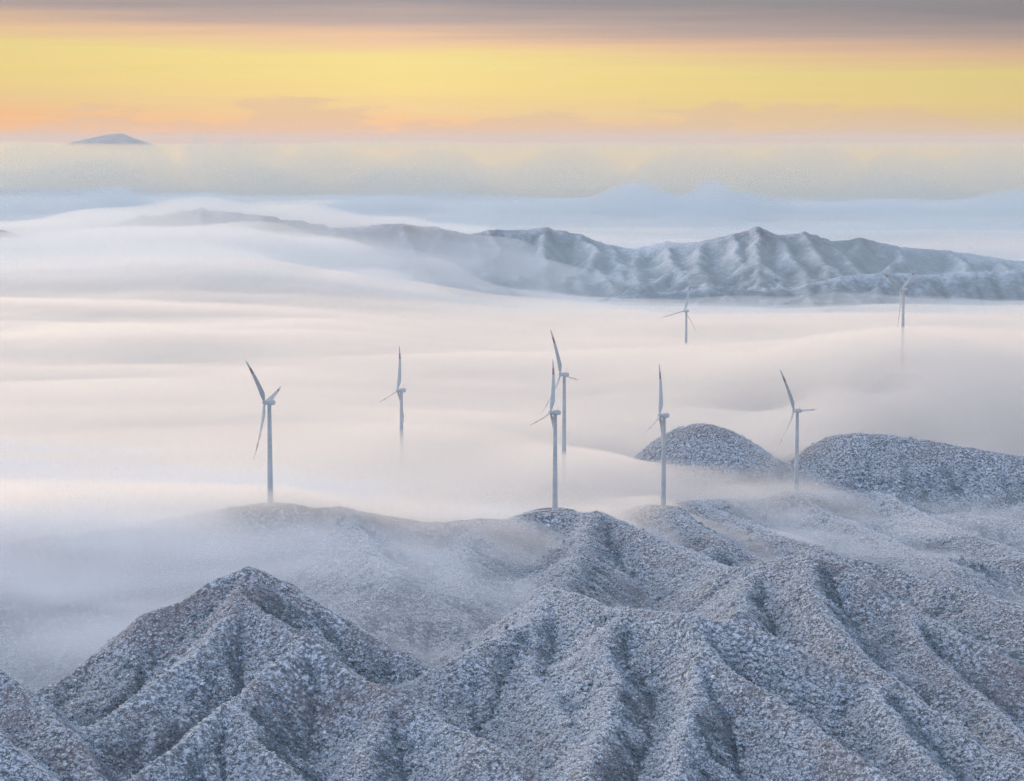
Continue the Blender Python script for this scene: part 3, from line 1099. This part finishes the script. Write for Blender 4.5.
# ------------------------------------------------------------------ sky and light
SUN_EL, SUN_AZ = 12.0, -55.0          # azimuth from +Y towards +X
world = bpy.data.worlds.new("World")
scene.world = world
world.use_nodes = True
nt = world.node_tree
nt.nodes.clear()
wo = nt.nodes.new("ShaderNodeOutputWorld")
sky = nt.nodes.new("ShaderNodeTexSky")
sky.sky_type = "NISHITA"
sky.sun_disc = False
sky.sun_elevation = math.radians(SUN_EL)
sky.sun_rotation = math.radians(SUN_AZ)
sky.altitude = 900
bg1 = nt.nodes.new("ShaderNodeBackground")
bg1.inputs[1].default_value = .08
nt.links.new(sky.outputs[0], bg1.inputs[0])
# cloud deck: long bands near the horizon, above them an unseen bright warm sky, coloured to light the fog
tc = nt.nodes.new("ShaderNodeTexCoord").outputs["Generated"]
sep = nt.nodes.new("ShaderNodeSeparateXYZ")
nt.links.new(tc, sep.inputs[0])
mp = nt.nodes.new("ShaderNodeMapping")
mp.inputs["Scale"].default_value = (5, 5, 150)
nt.links.new(tc, mp.inputs[0])
wn = noise_node(nt, 1.0, 5, .55, mp.outputs[0], .3)
el = math_node(nt, "ADD", sep.outputs[2], math_node(nt, "MULTIPLY", math_node(nt, "SUBTRACT", wn, .5), .015))
# tilt of the grey band: lower on the right
el = math_node(nt, "ADD", el, math_node(nt, "MULTIPLY", sep.outputs[0], .03))
e1 = math_node(nt, "MULTIPLY", el, 10.0, True)       # 0..0.1 of height -> 0..1
R_ = lambda px: (142 - px) / F * 10
c_low = ramp(nt, e1, [
    (0.0, (1.05, .46, .12)), (R_(130), (.93, .48, .17)), (R_(113), (.83, .56, .22)), (R_(88), (.84, .62, .20)), (R_(64), (.82, .64, .22)),
    (R_(44), (.76, .48, .29)), (R_(24), (.45, .33, .30)), (R_(6), (.27, .235, .255)), (.8, (.27, .24, .27)), (1.0, (.36, .31, .30))])
# a brighter stretch where the sun is behind the cloud, and thin streaks
glow = math_node(nt, "SUBTRACT", 1.06, math_node(nt, "MULTIPLY", math_node(nt, "ABSOLUTE", math_node(nt, "ADD", sep.outputs[0], .05)), .9))
mp2 = nt.nodes.new("ShaderNodeMapping")
mp2.inputs["Scale"].default_value = (9, 9, 420)
nt.links.new(tc, mp2.inputs[0])
streak = noise_node(nt, 1.0, 4, .6, mp2.outputs[0], .4)
glow = math_node(nt, "MULTIPLY", glow, math_node(nt, "ADD", .95, math_node(nt, "MULTIPLY", streak, .10)))
vm = nt.nodes.new("ShaderNodeVectorMath")
vm.operation = "SCALE"
nt.links.new(c_low, vm.inputs[0])
nt.links.new(glow, vm.inputs["Scale"])
c_low = vm.outputs[0]
# far heads of cloud standing in front of the glow, low over the horizon
mp3 = nt.nodes.new("ShaderNodeMapping")
mp3.inputs["Scale"].default_value = (16, 16, 90)
nt.links.new(tc, mp3.inputs[0])
heads = noise_node(nt, 1.0, 5, .55, mp3.outputs[0])
mr = nt.nodes.new("ShaderNodeMapRange")
mr.interpolation_type = "SMOOTHSTEP"
lvl = math_node(nt, "SUBTRACT", heads, math_node(nt, "MULTIPLY", sep.outputs[2], 17.0))
nt.links.new(lvl, mr.inputs["Value"])
mr.inputs["From Min"].default_value = .285
mr.inputs["From Max"].default_value = .36
mr.inputs["To Max"].default_value = .55
c_low = mixc(nt, mr.outputs[0], c_low, (.70, .45, .27))
hi = math_node(nt, "MULTIPLY", math_node(nt, "SUBTRACT", sep.outputs[2], .1), 1.6, True)
c_hi = ramp(nt, hi, [(0, (.34, .30, .30)), (.08, (1.85, 1.36, 1.02)), (.4, (1.50, 1.30, 1.18)), (.8, (1.15, 1.20, 1.34)), (1, (1.12, 1.20, 1.40))])
lowhi = math_node(nt, "GREATER_THAN", sep.outputs[2], .1)
front = mixc(nt, lowhi, c_low, c_hi)
# behind the camera the unseen sky is blue, coloured to light the slopes
yb = math_node(nt, "MULTIPLY", math_node(nt, "SUBTRACT", .25, sep.outputs[1]), 1.6, True)
blue = ramp(nt, math_node(nt, "MULTIPLY", sep.outputs[2], 1.0, True), [(0, (.80, 1.10, 1.62)), (.5, (.96, 1.22, 1.74)), (1, (1.16, 1.24, 1.44))])
skyc = mixc(nt, yb, front, blue)
bg2 = nt.nodes.new("ShaderNodeBackground")
nt.links.new(skyc, bg2.inputs[0])
bg2.inputs[1].default_value = 1.0
# the cloud deck covers the clear sky: almost all of it near the horizon, half of it overhead
cover = math_node(nt, "SUBTRACT", .92, math_node(nt, "MULTIPLY", math_node(nt, "SUBTRACT", sep.outputs[2], .08), 1.2, True))
cover = math_node(nt, "MAXIMUM", cover, .5)
add = nt.nodes.new("ShaderNodeMixShader")
nt.links.new(cover, add.inputs[0])
nt.links.new(bg1.outputs[0], add.inputs[1])
nt.links.new(bg2.outputs[0], add.inputs[2])
nt.links.new(add.outputs[0], wo.inputs[0])

sl = bpy.data.lights.new("sun", "SUN")
sl.energy = 1.5
sl.angle = math.radians(12)
sl.color = (1.0, .80, .60)
so = bpy.data.objects.new("sun", sl)
COL.objects.link(so)
so.location = (0, 0, 3000)
az, e_ = math.radians(SUN_AZ), math.radians(SUN_EL)
dirv = Vector((math.sin(az) * math.cos(e_), math.cos(az) * math.cos(e_), math.sin(e_)))
so.rotation_euler = dirv.to_track_quat("Z", "Y").to_euler()

# ------------------------------------------------------------------ render settings
vs_ = scene.view_settings
vs_.view_transform = "Standard"
vs_.look = "None"
vs_.exposure = 0.2
vs_.gamma = 1.0
vs_.use_curve_mapping = False
scene.render.engine = "CYCLES"
cy = scene.cycles
cy.max_bounces = 14
cy.diffuse_bounces = 3
cy.glossy_bounces = 2
cy.transmission_bounces = 2
cy.volume_bounces = 10
cy.transparent_max_bounces = 16
cy.use_denoising = True
cy.denoiser = "OPENIMAGEDENOISE"
cy.denoising_input_passes = "RGB_ALBEDO_NORMAL"
cy.denoising_prefilter = "FAST"
cy.use_adaptive_sampling = True
cy.adaptive_threshold = .01
cy.sample_clamp_indirect = 10
cy.volume_step_rate = .12
cy.volume_max_steps = 96
cy.caustics_reflective = False
cy.caustics_refractive = False
